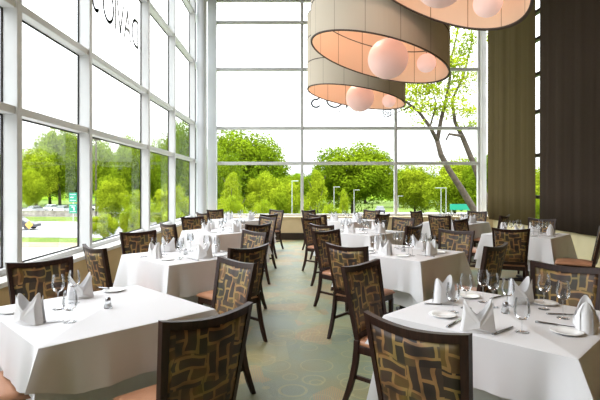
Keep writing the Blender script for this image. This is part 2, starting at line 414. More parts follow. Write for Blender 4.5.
def text_mesh(body, size_w, origin, udir, m, parent):
    cu = bpy.data.curves.new('t', 'FONT'); cu.body = body; cu.extrude = .001
    to = bpy.data.objects.new('t', cu); COL.objects.link(to)
    bpy.context.view_layer.update()
    me = bpy.data.meshes.new_from_object(to); bpy.data.objects.remove(to)
    xs = [v.co.x for v in me.vertices]; s = size_w/(max(xs)-min(xs)); u = Vector(udir); up = Vector((0, 0, 1)); n = u.cross(up)
    for v in me.vertices: v.co = Vector(origin)+u*(v.co.x-min(xs))*s+up*v.co.y*s*1.0+n*v.co.z
    me.materials.append(m); o = bpy.data.objects.new('small_lettering', me); COL.objects.link(o); o.parent = parent
    o['label'] = 'faint small lettering line on the glass'
    return o
o = obj('lettering', strokes("DAVIO'S", (-2.856, 8.76, 4.12), (0, -1, 0), .47, 1.98, .055), M['letter'], wins['L4']); o['label'] = 'thin grey reversed lettering on the glass'
text_mesh('NORTHERN ITALIAN STEAKHOUSE', 2.0, (-2.856, 8.78, 3.93), (0, -1, 0), M['letter_faint'], wins['L4'])
o = obj('lettering', strokes("DAVIO'S", (2.98, 14.082, 3.92), (-1, 0, 0), .47, 2.36, .05), M['letter'], wins['F1']); o['label'] = 'thin grey reversed lettering on the glass'
text_mesh('NORTHERN ITALIAN STEAKHOUSE', 2.35, (2.98, 14.082, 3.70), (-1, 0, 0), M['letter_faint'], wins['F1'])

# ---------------------------------------------------------------- curtains
def curtain(y0, y1, m, label, seedv):
    rnd = random.Random(seedv); ph = [rnd.uniform(0, 6) for _ in range(4)]
    t = thing('curtain', label, 'curtain', (5.74, (y0+y1)/2, 0), 0, 'tall curtains down the right wall')
    L = y1-y0; b = nb()
    def Ff(u, v, s):
        y = (u-.5)*L; z = .60+v*(7.0-.60)
        x = .014*math.sin(y*9+ph[0])+.007*math.sin(y*17+ph[1])+.002*math.sin(y*37+ph[2]+z*.4)
        return (x+(s-.5)*.006, y, z)
    grid_solid(b, Ff, 120, 8)
    obj('curtain_panel', b, m, t, smooth=True)
    b = nb(); bx(b, (0, 0, 7.05), (.09, L, .1)); obj('curtain_rail', b, M['iron'], t)
curtain(11.08, 13.72, M['curtain'], 'olive brown full height curtain beside the white corner post', 1)
curtain(7.9, 10.83, M['curtain_dark'], 'dark brown full height curtain behind the right-hand tables at the frame edge', 2)

# ---------------------------------------------------------------- chair
def back_y(z): return -.185-(z-.45)*.19
def back_pt(u, z, off):
    hw = .205+.035*(z-.45)/.5
    return Vector((u*hw, back_y(z)-.035*(1-u*u)+off, z))
def top_z(u): return .965-.020*(1-u*u)+.004*abs(u)
def make_chair():
    t = thing('dining_chair', '', 'chair')
    b = nb()
    bm2 = nb()
    # cushion
    def Fs(u, v, s):
        x = (u-.5)*2; y = (v-.5)*2
        w = .225-.02*(1-v)
        crown = (1-x**4)*(1-y**4)
        ed = 1-.04*((abs(x) > .99)+(abs(y) > .99))*s
        return (x*w*ed, y*.245*ed+.04, .43+(.028+.026*crown if s else 0))
    grid_solid(bm2, Fs, 12, 12); obj('seat', bm2, M['leather'], t, smooth=True)
    b = nb(); bx(b, (0, .035, .40), (.42, .46, .058)); obj('seat_frame', b, M['wood'], t, bevel=.006)
    for s in (-1, 1):
        b = nb(); sq_tube(b, [(s*.195, .248, 0), (s*.195, .243, .38)], [(.028, .028), (.042, .042)]); obj('leg', b, M['wood'], t, bevel=.003)
    for s in (-1, 1):
        b = nb(); zs = [0, .1, .2, .3, .4, .46]
        pts = [(s*(.20+.012*(1-z/.45)), -.185-.10*(1-z/.46)**2, z) for z in zs]
        sq_tube(b, pts, [(.028, .034)]+[(.032, .042)]*5); obj('leg', b, M['wood'], t, bevel=.003)
    b = nb()   # back frame: two stiles, crest, lower rail
    for s in (-1, 1):
        def Fp(u, v, sd, s=s):
            uu = s*(.865+.135*u); z = .44+v*(top_z(uu)-.44)
            return back_pt(uu, z, (sd-.5)*.036)
        grid_solid(b, Fp, 2, 12)
    def Fc(u, v, sd):
        uu = (u-.5)*2*.87; zt = top_z(uu); return back_pt(uu, zt-.038+v*.038, (sd-.5)*.034)
    grid_solid(b, Fc, 16, 2)
    def Fl(u, v, sd):
        uu = (u-.5)*2*.87; return back_pt(uu, .455+v*.04, (sd-.5)*.03)
    grid_solid(b, Fl, 12, 1)
    obj('back_frame', b, M['wood'], t)
    b = nb()
    def Fb(u, v, sd):
        uu = (u-.5)*2*.86; zt = top_z(uu)-.038; z = .497+v*(zt-.497)
        pf = (1-(abs(uu)/.86)**6)*(1-abs(2*v-1)**6)
        return back_pt(uu, z, (sd-.5)*(.026+.016*pf))
    grid_solid(b, Fb, 14, 12); obj('backrest', b, M['weave'], t, smooth=True)
    for s in (-1, 1):
        b = nb(); bx(b, (s*.198, .015, .20), (.018, .45, .026)); obj('stretcher', b, M['wood'], t)
    b = nb(); bx(b, (0, .02, .20), (.385, .018, .026)); obj('stretcher', b, M['wood'], t)
    return t
CH = make_chair()
DIR = {'NE': (1, 1), 'NW': (-1, 1), 'SE': (1, -1), 'SW': (-1, -1)}

# ---------------------------------------------------------------- table, cloths
HS = .505
def make_table():
    t = thing('dining_table', '', 'table')
    b = nb(); bx(b, (0, 0, .735), (1.0, 1.0, .03)); obj('tabletop', b, M['wood'], t, bevel=.006)
    b = nb(); lathe(b, [(0, .03), (.06, .03), (.045, .12), (.04, .60), (.09, .70), (.2, .715), (.2, .719), (0, .719)], 20); obj('pedestal', b, M['iron'], t, smooth=True)
    b = nb()
    for k in range(4):
        a = k*PI/2+PI/4; bx(b, (.14*math.cos(a), .14*math.sin(a), .018), (.28, .06, .034), a)
    obj('foot', b, M['iron'], t, bevel=.005)
    return t
def cloth_mesh(drop, tip, z0, hs, seedv, push=0):
    rnd = random.Random(seedv); p1, p2, p3 = [rnd.uniform(0, 6) for _ in range(3)]
    b = nb(); n = 28; r = .015
    # perimeter
    per = []
    for k, (nx, ny) in enumerate(((1, 0), (0, 1), (-1, 0), (0, -1))):
        tx, ty = -ny, nx
        for i in range(n):
            t = -1+2*i/n; t = .55*t+.45*math.sin(t*PI/2)
            per.append((nx*hs+tx*hs*t, ny*hs+ty*hs*t, nx, ny, k, t))
    P = len(per)
    L = [[] for _ in range(11)]
    for idx, (x, y, nx, ny, k, t) in enumerate(per):
        s = k*2+t+1
        dc = min(1-abs(t), 1)          # distance to nearest corner (half-lengths)
        g = math.exp(-(dc/.10)**2); g2 = math.exp(-((dc-.24)/.09)**2)
        d = drop+(tip-drop)*math.exp(-(dc/.16)**2)
        cl = math.hypot(x, y); dx, dy = x/cl, y/cl
        wav = .010*math.sin(s*5.3+p1)+.008*math.sin(s*11+p2)+.004*math.sin(s*23+p3)
        for j in range(11):
            if j == 0: L[0].append(b.verts.new((x*(hs-.012)/hs, y*(hs-.012)/hs, z0))); continue
            f = (j-1)/9
            off = .004+f*(.012+wav)+f*(-.028)*g2-push*min(1, max(0, f-.12)*1.8)*(1-math.exp(-(dc/.34)**2))
            od = f*.115*g
            if t == -1: bxn, byn = dx, dy
            else: bxn, byn = nx, ny
            tx2 = 0
            L[j].append(b.verts.new((x+bxn*off+dx*od, y+byn*off+dy*od, z0-.006-f*d*(1-.06*g))))
    for j in range(10):
        for i in range(P):
            b.faces.new((L[j][i], L[j+1][i], L[j+1][(i+1) % P], L[j][(i+1) % P]))
    b.faces.new(L[0])
    return b
TB = make_table()

# ---------------------------------------------------------------- tableware
def napkin_bm(seedv=0):
    rnd = random.Random(seedv); b = nb(); n = 32
    def wall(rx, ry, hfun, lean, th):
        lo, up = [], []
        for k in range(n):
            a = 2*PI*k/n; h = hfun(a)
            lo.append((rx*math.cos(a), ry*math.sin(a), 0))
            s = 1-lean*h
            up.append((rx*math.cos(a)*s, ry*math.sin(a)*s, h))
        V = [[b.verts.new((x*q, y*q, z)) for x, y, z in lst] for q in (1, 1-th) for lst in (lo, up)]
        for k in range(n):
            k2 = (k+1) % n
            b.faces.new((V[0][k], V[0][k2], V[1][k2], V[1][k])); b.faces.new((V[2][k], V[3][k], V[3][k2], V[2][k2]))
            b.faces.new((V[1][k], V[1][k2], V[3][k2], V[3][k])); b.faces.new((V[0][k], V[2][k], V[2][k2], V[0][k2]))
    wall(.082, .045, lambda a: .075+.085*abs(math.cos(a))**1.3*(1.06 if math.cos(a) > 0 else .95), 1.5, .05)
    # crossing fold on the front and the back
    for s in (-1, 1):
        for side in (-1, 1):
            pts = [(-side*.080, s*.014, .002), (side*.074, s*.026, .002), (side*.060, s*.024, .10), (side*.070, s*.010, .150), (0, s*.046, .060)]
            q = [b.verts.new((x, y+s*(.006+.003*side), z)) for x, y, z in pts]
            c = b.verts.new((0, s*(.054+.003*side), .03))
            for i in range(5): b.faces.new((q[i], q[(i+1) % 5], c))
    return b
NK = obj('napkin', napkin_bm(), M['napkin'], None); NK.scale = (1.1, 1.1, 1.06); tag(NK, '', 'napkin')
WPROF = dict(foot=[(0, 0), (.034, 0), (.034, .0015), (.012, .004), (.0045, .008)],
             stem=[(.0045, .008), (.0034, .03), (.0034, .09), (.006, .105)],
             bowl=[(.006, .105), (.022, .112), (.034, .13), (.0385, .15), (.037, .175), (.031, .215)])
def make_glass(kind):
    sc = 1 if kind == 'wine' else .88; wid = 1 if kind == 'wine' else 1.05
    t = thing('wine_glass' if kind == 'wine' else 'water_goblet', '', 'glass')
    for part, m in (('bowl', 'stemware'), ('stem', 'stemware'), ('foot', 'stemware')):
        b = nb()
        pr = WPROF[part]
        if kind != 'wine':
            f = lambda z: z if z < .01 else (.01+(z-.01)*.55 if z <= .105 else .062+(z-.105)*1.05)
            pr = [(r*wid, f(z)) for r, z in pr]
        lathe(b, pr, 24); obj(part, b, M[m], t, smooth=True)
    return t
WG, GG = make_glass('wine'), make_glass('water')
def simple_glass():
    b = nb(); lathe(b, WPROF['foot']+WPROF['stem'][1:]+WPROF['bowl'][1:], 16)
    return tag(obj('wine_glass', b, M['stemware'], None, smooth=True), '', 'glass')
SG = simple_glass()
def make_plate():
    b = nb(); lathe(b, [(0, .004), (.045, .004), (.052, .007), (.078, .014), (.080, .012), (.056, .002), (.04, 0), (0, 0)], 36)
    return tag(obj('bread_plate', b, M['china'], None, smooth=True), '', 'plate')
PL = make_plate()
def make_knife():
    t = thing('knife', '', 'knife')
    b = nb()
    def Fb(u, v, s): return (-.002+u*.105, (v-.5)*(.016-.008*max(0, u-.7)/.3)+(.004 if u > .95 else 0), .0045+.0015*s)
    grid_solid(b, Fb, 8, 2); obj('blade', b, M['steel'], t)
    b = nb()
    def Fh(u, v, s): return (-.11+u*.11, (v-.5)*(.012+.006*(1-u)), .0002+.008*s)
    grid_solid(b, Fh, 6, 2); obj('handle', b, M['steel'], t, smooth=True)
    return t
KN = make_knife()
def make_salt():
    t = thing('salt_shaker', '', 'salt shaker')
    b = nb(); lathe(b, [(0, 0), (.024, 0), (.026, .005), (.016, .048)], 16); obj('glass_body', b, M['stemware'], t, smooth=True)
    b = nb(); lathe(b, [(0, .005), (.022, .006), (.018, .026), (0, .026)], 16); obj('salt_fill', b, M['salt'], t, smooth=True)
    b = nb(); lathe(b, [(.0165, .046), (.017, .06), (.012, .068), (0, .070)], 16); obj('cap', b, M['steel'], t, smooth=True)
    return t
ST = make_salt()

TZ = .762   # top of the cloth
# ---------------------------------------------------------------- table layout
TABLES = {
 'L1': ((-1.21, 2.98), 'front window-row table'),
 'L2': ((-1.20, 5.35), 'second window-row table'),
 'L3': ((-1.20, 8.30), 'third window-row table'),
 'L4': ((-1.20, 11.15), 'farthest window-row table'),
 'M1': ((1.29, 2.84), 'front table right of aisle'),
 'M2': ((1.34, 5.60), 'second table right of aisle'),
 'M3': ((1.25, 8.15), 'third table right of aisle'),
 'M4': ((1.27, 10.95), 'farthest table right of aisle'),
 'R2': ((3.86, 7.72), 'table before the dark curtain'),
 'R3': ((3.63, 10.35), 'far table by white corner'),
}
CHAIRS = {
 'L1': dict(SE=(-.37, 2.13), NE=(-.42, 3.64), NW=(-1.95, 3.66), SW=(-1.93, 2.24)),
 'L2': dict(SE=(-.40, 4.50), NE=(-.50, 6.02), NW=(-1.88, 5.95), SW=(-1.88, 4.48)),
 'L3': dict(SE=(-.50, 7.25), NE=(-.46, 8.95), NW=(-1.86, 9.0), SW=(-1.92, 7.3)),
 'L4': dict(SE=(-.46, 9.9), NE=(-.40, 11.7), NW=(-1.85, 11.8), SW=(-1.95, 10.35)),
 'M1': dict(SW=(.51, 1.96), NW=(.52, 3.50), NE=(2.0, 3.42), SE=(2.10, 2.02)),
 'M2': dict(SW=(.54, 4.60), NW=(.58, 6.05), NE=(1.98, 6.0), SE=(2.02, 4.62)),
 'M3': dict(SW=(.46, 7.1), NW=(.53, 8.55), NE=(1.95, 8.60), SE=(1.84, 7.0)),
 'M4': dict(SW=(.55, 9.75), NW=(.48, 11.5), NE=(1.95, 11.6), SE=(1.95, 9.95)),
 'R2': dict(SW=(3.02, 6.46), NW=(3.10, 8.15), NE=(4.50, 8.45), SE=(4.36, 6.60)),
 'R3': dict(SW=(2.98, 9.45), NW=(2.97, 11.1), NE=(4.40, 11.1), SE=(4.30, 9.45)),
}
SIDE = {'SE': 'near right side', 'SW': 'near left side', 'NE': 'far right side', 'NW': 'far left side'}
LOOK = {'SE': 'turned away', 'SW': 'turned away', 'NE': 'facing the viewer', 'NW': 'facing the viewer'}
JIT = {('R2', 'SW'): 22, ('R2', 'SE'): 14}
EXTRA = {('L1', 'SE'): 'dark chair nearest the viewer left of the aisle, back turned, at the front window table',
         ('M1', 'SW'): 'closest chair with olive and rust patterned back, at the front table right of the aisle',
         ('R2', 'SE'): 'dark side-on chair at the right frame edge with brown seat, by the curtain table',
         ('R2', 'SW'): 'chair with tall patterned back in front of the white cloth of the curtain table',
         ('L1', 'SW'): 'chair mostly out of frame at lower left, tan seat under the front window table',
         ('M1', 'NW'): 'aisle chair with lit tan seat, far left side of the large front right table'}
g_ch = 'patterned dining chairs at the set tables'
for key, ((cx, cy), ph) in TABLES.items():
    inst(TB, (cx, cy, 0), PI/4, 'square pedestal table under white cloths, ' + ph, 'square cloth-covered dining tables')
    sd = sum(ord(c) for c in key)*7
    o = obj('tablecloth', cloth_mesh(.54, .58, .7535, HS-.003, sd, .20), M['cloth'], smooth=True, sharp=38); o.location = (cx, cy, 0); o.rotation_euler = (0, 0, PI/4)
    tag(o, 'long white under-cloth below the top cloth, ' + ph, 'tablecloth', 'long white under-cloths')
    dr, tp = {'L1': (.27, .18), 'M1': (.27, .18)}.get(key, (.34, .44))
    o = obj('tablecloth', cloth_mesh(dr, tp, .7615, HS+.008, sd+3), M['cloth'], smooth=True, sharp=38); o.location = (cx, cy, 0); o.rotation_euler = (0, 0, PI/4)
    tag(o, 'white top tablecloth with hanging corners, ' + ph, 'tablecloth', 'white top tablecloths')
    for q, (bx_, by_) in CHAIRS[key].items():
        d = Vector(DIR[q]).normalized(); p = Vector((bx_, by_)); c = Vector((cx, cy))
        ndist = (p-c).dot(d)
        lim = .92 if key in ('L1', 'M1') else 1.02
        if ndist < lim: p += d*(lim-ndist)
        jit = JIT.get((key, q), random.uniform(-4, 4))
        f = -d; ang = math.atan2(f.y, f.x)-PI/2+R(jit)
        f = Vector((-math.sin(ang), math.cos(ang)))
        org = p+f*.285
        org.x = max(org.x, -2.30)
        lab = EXTRA.get((key, q), 'dark chair %s, %s of the %s' % (LOOK[q], SIDE[q], ph))
        inst(CH, (org.x, org.y, 0), ang, lab, g_ch)

def put(proto, x, y, rz, label, group=None, z=TZ, scale=None): return inst(proto, (x, y, z), rz, label, group, scale)
gN, gG, gP, gK = 'folded napkins on the tables', 'wine glasses on the set tables', 'bread plates on the tables', 'table knives'
T1 = 'front window-row table'; T2 = 'large front table right of the aisle'
# front window table
def P(px, py): return on_plane(px, py, TZ)
x, y = P(29, 323); put(NK, x, y, R(-15), 'folded white napkin at the near left edge of the front window table', gN)
x, y = P(80, 298); put(NK, x, y, R(40), 'folded white napkin behind the wine glasses of the front window table', gN)
x, y = P(58, 309); put(WG, x, y, 0, 'left wine glass beside the near napkin, front window table', gG)
x, y = P(74, 303); put(WG, x, y, 0, 'right wine glass in front of the far napkin, front window table', gG)
x, y = P(70, 322); put(GG, x, y, 0, 'short water goblet nearest the viewer on the front window table', 'water goblets')
x, y = P(114, 291); put(PL, x, y, 0, 'white bread plate at the far right of the front window table', gP)
x, y = P(12, 312); put(PL, x, y, 0, 'bread plate behind the near napkin of the front window table', gP)
x, y = P(108, 308); put(ST, x, y, 0, 'salt shaker standing alone on the front window table', 'salt shakers')
x, y = P(44, 323); put(KN, x, y, R(18), 'knife lying right of the near napkin, front window table', gK)
x, y = P(112, 291); put(KN, x-.02, y, R(-25), 'knife across the bread plate, front window table', gK, z=TZ+.0145)
# large right table
for px, py, rz, l in ((444, 302, 35, 'at the far left side'), (478, 331, -12, 'at the near left side, widest in view'), (520, 303, 15, 'at the far right side'), (586, 330, 60, 'at the near right corner')):
    x, y = P(px, py); put(NK, x, y, R(rz), 'folded white napkin %s of the large front table' % l, gN)
for px, py, pr, l in ((466, 308, WG, 'right of the far left napkin'), (483, 302, WG, 'left of the close pair in the middle'), (493, 307, WG, 'right of the close pair in the middle'),
                      (544, 309, WG, 'tall, right of the far right napkin'), (563, 318, WG, 'nearest the frame edge, before the patterned chair')):
    x, y = P(px, py); put(pr, x, y, 0, 'wine glass %s, large front right table' % l, gG)
for px, py, l in ((508, 306, 'behind the salt shaker'), (522, 332, 'in front, beside the near left napkin'), (453, 312, 'beside the far left napkin')):
    x, y = P(px, py); put(GG, x, y, 0, 'short water goblet %s on the large front right table' % l, 'water goblets')
for px, py, l in ((443, 316, 'beside the left corner'), (567, 333, 'large in view near the right edge'), (545, 304, 'behind the tall wine glasses'), (469, 297, 'at the far side')):
    x, y = P(px, py); put(PL, x, y, 0, 'white bread plate %s of the large front right table' % l, gP)
for px, py, rz, l in ((504, 331, 38, 'right of the near left napkin'), (455, 323, 50, 'between left plate and napkin'), (566, 315, -8, 'behind the right plate'), (442, 305, -12, 'beside the far left napkin'), (500, 297, 35, 'behind the wine glass pair')):
    x, y = P(px, py); put(KN, x, y, R(rz), 'steel knife %s, large front right table' % l, gK)
x, y = P(553, 325); put(KN, x+.02, y-.01, R(-35), 'steel knife left of the right plate, large front right table', gK)
x, y = P(505.5, 313); put(ST, x, y, 0, 'salt shaker amid the glasses of the large front right table', 'salt shakers')
# other tables: four settings
for key, ((cx, cy), ph) in TABLES.items():
    if key in ('L1', 'M1'): continue
    rnd = random.Random(key)
    for q, dd in DIR.items():
        d = Vector(dd).normalized(); n = Vector((-d.y, d.x)); c = Vector((cx, cy)); s = SIDE[q]
        p = c+d*.37+n*rnd.uniform(-.03, .03); put(NK, p.x, p.y, math.atan2(n.y, n.x)+rnd.uniform(-.3, .3), 'folded white napkin at the %s of the %s' % (s, ph), gN)
        p = c+d*.17+n*(-.17); put(SG, p.x, p.y, 0, 'wine glass beside the napkin, %s of the %s' % (s, ph), gG)
        p = c+d*.26+n*(-.24); put(SG, p.x, p.y, 0, 'outer wine glass at the %s of the %s' % (s, ph), gG, scale=.9)
        p = c+d*.36+n*.21; put(PL, p.x, p.y, 0, 'white bread plate at the %s of the %s' % (s, ph), gP)
        p = c+d*.37+n*(-.15); put(KN, p.x, p.y, math.atan2(d.y, d.x)+PI, 'steel knife at the %s of the %s' % (s, ph), gK)
    put(ST, cx, cy, 0, 'salt shaker in the middle of the ' + ph, 'salt shakers')

# ---------------------------------------------------------------- pendant lamps
def ring_bm(r0, r1, z0, z1, n=96):
    b = nb(); lathe(b, [(r0, z0), (r1, z0), (r1, z1), (r0, z1), (r0, z0)], n); bmesh.ops.remove_doubles(b, verts=b.verts, dist=1e-5); return b
def pendant(x, y, z, sl, label, globes, rad=.90, h=.45, tiers=3):
    """stack of drums whose rims are cut on a slant (high on the left, low on the right)"""
    t = thing('pendant_lamp', label, 'lamp', (x, y, z), 0, 'tilted drum pendant lamps'); 
    def slant(b):
        for v in b.verts: v.co.z -= v.co.x*sl
        return b
    for k in range(tiers):
        sh = obj('shade', slant(ring_bm(rad-.006, rad, 0, h)), M['shade_out'], t); sh.location = (0, 0, k*(h+.003))
        obj('lining', slant(ring_bm(rad-.014, rad-.008, .002, h-.002)), M['shade_in'], sh)
        obj('trim_ring', slant(ring_bm(rad-.018, rad+.005, -.006, .007)), M['trim'], sh)
        if k == tiers-1: obj('trim_ring', slant(ring_bm(rad-.018, rad+.005, h-.006, h+.008)), M['trim'], sh)
    for gx, gr, gz in globes:
        b = nb(); bmesh.ops.create_uvsphere(b, u_segments=32, v_segments=20, radius=gr)
        pz = gz
        g = obj('globe', b, M['globe_big'] if gr > .2 else M['globe'], t, smooth=True); g.location = (gx, .0, pz)
        b = nb(); tube(b, [(gx, 0, pz+gr-.01), (gx, 0, ZC-z-.02)], .006, 6); obj('cord', b, M['steel'], t)
    l = bpy.data.lights.new('lining_fill_light', 'POINT'); l.energy = 13; l.color = (1, .80, .66); l.shadow_soft_size = .08  # unseen point light added above the globes to brighten the shade lining
    lo = bpy.data.objects.new('lining_fill_light', l); COL.objects.link(lo); lo.parent = t; lo.location = (-.25, 0, .55)
    b = nb(); H = tiers*h
    for a in (0, 2*PI/3, 4*PI/3):
        px, py = (rad-.012)*math.cos(a), (rad-.012)*math.sin(a); tube(b, [(px, py, H-px*sl-.03), (px*.3, py*.3, ZC-z-.02)], .003, 5)
    obj('suspension_wire', b, M['steel'], t)
    b = nb(); lathe(b, [(0, ZC-z-.05), (.66, ZC-z-.05), (.66, ZC-z), (0, ZC-z)], 32); obj('ceiling_mount', b, M['iron'], t)
pendant(1.167, 6.257, 3.23, .28, 'middle taupe drum pendant with a large and a small pink globe', ((.124, .265, .005), (.636, .125, -.05)))
pendant(1.203, 8.746, 3.193, .184, 'farthest and lowest taupe drum pendant, behind the middle one', ((.08, .26, 0), (.62, .125, -.06)))
pendant(1.237, 4.365, 3.564, .546, 'nearest drum pendant cut off by the top of the frame', ((.155, .23, -.13), (.59, .13, -.325)))

# ---------------------------------------------------------------- outdoors
GZ = -3.5
def poly(name, pts, z, m):
    b = nb(); vs = [b.verts.new((x, y, z)) for x, y in pts]; f = b.faces.new(vs)
    r = bmesh.ops.extrude_face_region(b, geom=[f])
    for v in r['geom']:
        if isinstance(v, bmesh.types.BMVert): v.co.z -= .3
    return struct(name, b, m)
poly('ground', [(-260, -20), (260, -20), (260, 330), (-260, 330)], GZ, M['grass'])
poly('ground_neutral_bounce', [(-24, -19), (30, -19), (30, 17), (-24, 17)], GZ+.05, M['concrete'])  # unseen concrete added to keep green ground bounce off the window frames
poly('ground_road', [(-120, 52), (-12, 46), (-12, 66), (-120, 76)], GZ+.04, M['asphalt'])
poly('ground_pavement', [(-60, 18), (-9, 18), (-9, 38), (-60, 42)], GZ+.05, M['concrete'])
poly('ground_bed', [(-60, 42.2), (-9, 38.2), (-9, 41), (-60, 46)], GZ+.06, M['mulch'])
poly('ground_parking', [(-120, 84), (-14, 78), (-14, 112), (-120, 115)], GZ+.05, M['asphalt'])
poly('ground_lane', [(12, 74), (60, 74), (60, 92), (12, 92)], GZ+.05, M['concrete'])
b = nb()
def hill(u, v, sd):
    x = -240+480*u; y = 175+110*v
    h = (9+3.5*math.sin(x*.045)+1.6*math.sin(x*.21+1)+.9*math.sin(x*.63))*math.sin(v*PI*.9+.02)
    h += 1.1*math.sin(x*1.3+y)*math.cos(y*.9+x*.4)*math.sin(v*PI)
    return (x, y, GZ-.4+(h if sd else 0))
grid_solid(b, hill, 400, 14); struct('hills', b, M['hill'])
b = nb(); bx(b, (-38, 80, GZ+.5), (52, .6, 1.0), R(-3)); struct('ground_retaining_wall', b, M['stone'])

def crown_mesh(name, m, n, leaf, shape, clumps, seedv):
    rng = np.random.default_rng(seedv)
    cc = []
    while len(cc) < clumps:
        p = rng.uniform(-1, 1, 3)
        if p @ p > 1: continue
        if shape == 'round':
            if p @ p < .25 and rng.random() < .7: continue
            cc.append((p[0]*.8, p[1]*.8, p[2]*.8, rng.uniform(.16, .32)))
        elif shape == 'cone':
            zz = rng.uniform(-1, 1); k = (1-(zz+1)/2)*.8+.12; a = rng.uniform(0, 2*PI); q = rng.uniform(.5, 1)
            cc.append((math.cos(a)*k*q, math.sin(a)*k*q, zz*.92, .16+.16*k))
        elif shape == 'loose':
            cc.append((p[0]*.85, p[1]*.85, p[2]*.85, rng.uniform(.12, .22)))
    cc = np.array(cc); idx = rng.integers(0, clumps, n); d = rng.normal(size=(n, 3)); d /= np.linalg.norm(d, axis=1)[:, None]
    r = cc[idx, 3:4]*rng.uniform(.65, 1.05, (n, 1)); P = cc[idx, :3]+d*r
    nr = d+rng.normal(size=(n, 3))*.55; nr /= np.linalg.norm(nr, axis=1)[:, None]
    a = np.cross(nr, rng.normal(size=(n, 3))); a /= np.linalg.norm(a, axis=1)[:, None]; c = np.cross(nr, a)
    s = leaf*rng.uniform(.6, 1.3, (n, 1))
    V = np.stack([P-a*s, P-c*s*.6, P+a*s, P+c*s*.6], 1).reshape(-1, 3)
    me = bpy.data.meshes.new(name)
    me.vertices.add(n*4); me.vertices.foreach_set('co', V.astype(np.float32).ravel())
    me.loops.add(n*4); me.loops.foreach_set('vertex_index', np.arange(n*4, dtype=np.int32))
    me.polygons.add(n); me.polygons.foreach_set('loop_start', np.arange(0, n*4, 4, dtype=np.int32)); me.polygons.foreach_set('loop_total', np.full(n, 4, dtype=np.int32))
    me.update(); me.validate(); me.materials.append(m)
    return me
def make_tree(kind, m, n, leaf, shape, clumps, seedv, cat='tree'):
    """unit tree: height 1, crown radius ~.42; scaled per copy"""
    t = thing(kind, '', cat)
    cr = {'round': (.44, .43, .57), 'cone': (.30, .48, .50), 'loose': (.45, .34, .64)}[shape]
    me = crown_mesh('foliage', m, n, leaf, shape, clumps, seedv)
    co_ = np.empty(n*12, dtype=np.float32); me.vertices.foreach_get('co', co_); co_ = co_.reshape(-1, 3); co_ = co_/np.array([np.percentile(abs(co_[:, 0]), 99.5)]*2+[np.percentile(abs(co_[:, 2]), 99.8)])*np.array([cr[0], cr[0], cr[1]])+np.array([0, 0, cr[2]])
    me.vertices.foreach_set('co', co_.astype(np.float32).ravel()); me.update()
    f = bpy.data.objects.new('foliage', me); COL.objects.link(f); f.parent = t
    rnd = random.Random(seedv); b = nb()
    tube(b, [(0, 0, 0), (.01, 0, .2), (-.01, .01, .5), (0, 0, .8)], [.03, .022, .016, .006], 8)
    for k in range(7):
        a = k*2.4; z = .25+.07*k; L = .28-.02*k
        tube(b, [(0, 0, z), (math.cos(a)*L*.5, math.sin(a)*L*.5, z+.08), (math.cos(a)*L, math.sin(a)*L, z+.2)], [.012, .008, .003], 6)
    obj('trunk', b, M['bark'], t, smooth=True)
    return t
TR = {'round': make_tree('broadleaf_tree', M['leaf_mid'], 34000, .028, 'round', 120, 3),
      'light': make_tree('young_tree', M['leaf_light'], 24000, .030, 'round', 90, 5),
      'cone': make_tree('conical_tree', M['leaf_light'], 16000, .030, 'cone', 80, 9),
      'dark': make_tree('evergreen_tree', M['leaf_dark'], 20000, .032, 'round', 80, 12)}
KINDL = {'round': 'mid green broadleaf tree', 'light': 'yellow green bushy tree', 'cone': 'light green conical tree', 'dark': 'dark evergreen tree'}
def tree(kind, px, Y, top, w, label, group=None):
    """px: bearing, Y: distance, top: photo row of its top, w: crown width in photo px"""
    x = (px-CX)/F*Y; h = (CY-top)/F*Y+HC-GZ; rw = w/F*Y/2/(.42 if kind != 'cone' else .30)
    inst(TR[kind], (x, Y, GZ), random.uniform(0, 6), label, group, (rw, rw, h))
tree('round', 244, 62, 129, 84, 'big rounded green tree left of centre in the far window')
tree('round', 222, 50, 146, 40, 'green tree just right of the corner column')
tree('round', 353, 70, 143, 80, 'broad dome-shaped green tree in the middle of the far window')
tree('cone', 317, 46, 166, 34, 'light green conical tree left of the dome-shaped tree')
tree('cone', 232, 42, 168, 34, 'light green conical tree near the corner column')
tree('cone', 344, 44, 186, 18, 'small conical tree before the dome-shaped tree')
tree('light', 265, 50, 172, 40, 'yellow green bushy tree under the big rounded tree')
tree('light', 288, 56, 178, 34, 'yellow green bushy tree left of the middle mullion')
tree('light', 415, 72, 164, 44, 'yellow green bushy tree behind the leaning trunk, left part')
tree('light', 455, 66, 158, 60, 'yellow green bushy tree behind the leaning trunk, right part')
tree('round', 490, 60, 150, 50, 'green tree at the white corner post')
g = 'distant tree line beyond the far window'
for i, px in enumerate((205, 240, 272, 300, 330, 365, 398, 428, 462, 500)):
    tree('dark' if i % 3 == 1 else 'round', px, 116+15*(i % 3), 164+3*(i % 4), 40, ['leftmost', 'second', 'third', 'fourth', 'fifth', 'sixth', 'seventh', 'eighth', 'ninth', 'rightmost'][i]+' tree from the left in the distant line beyond the far window', g)
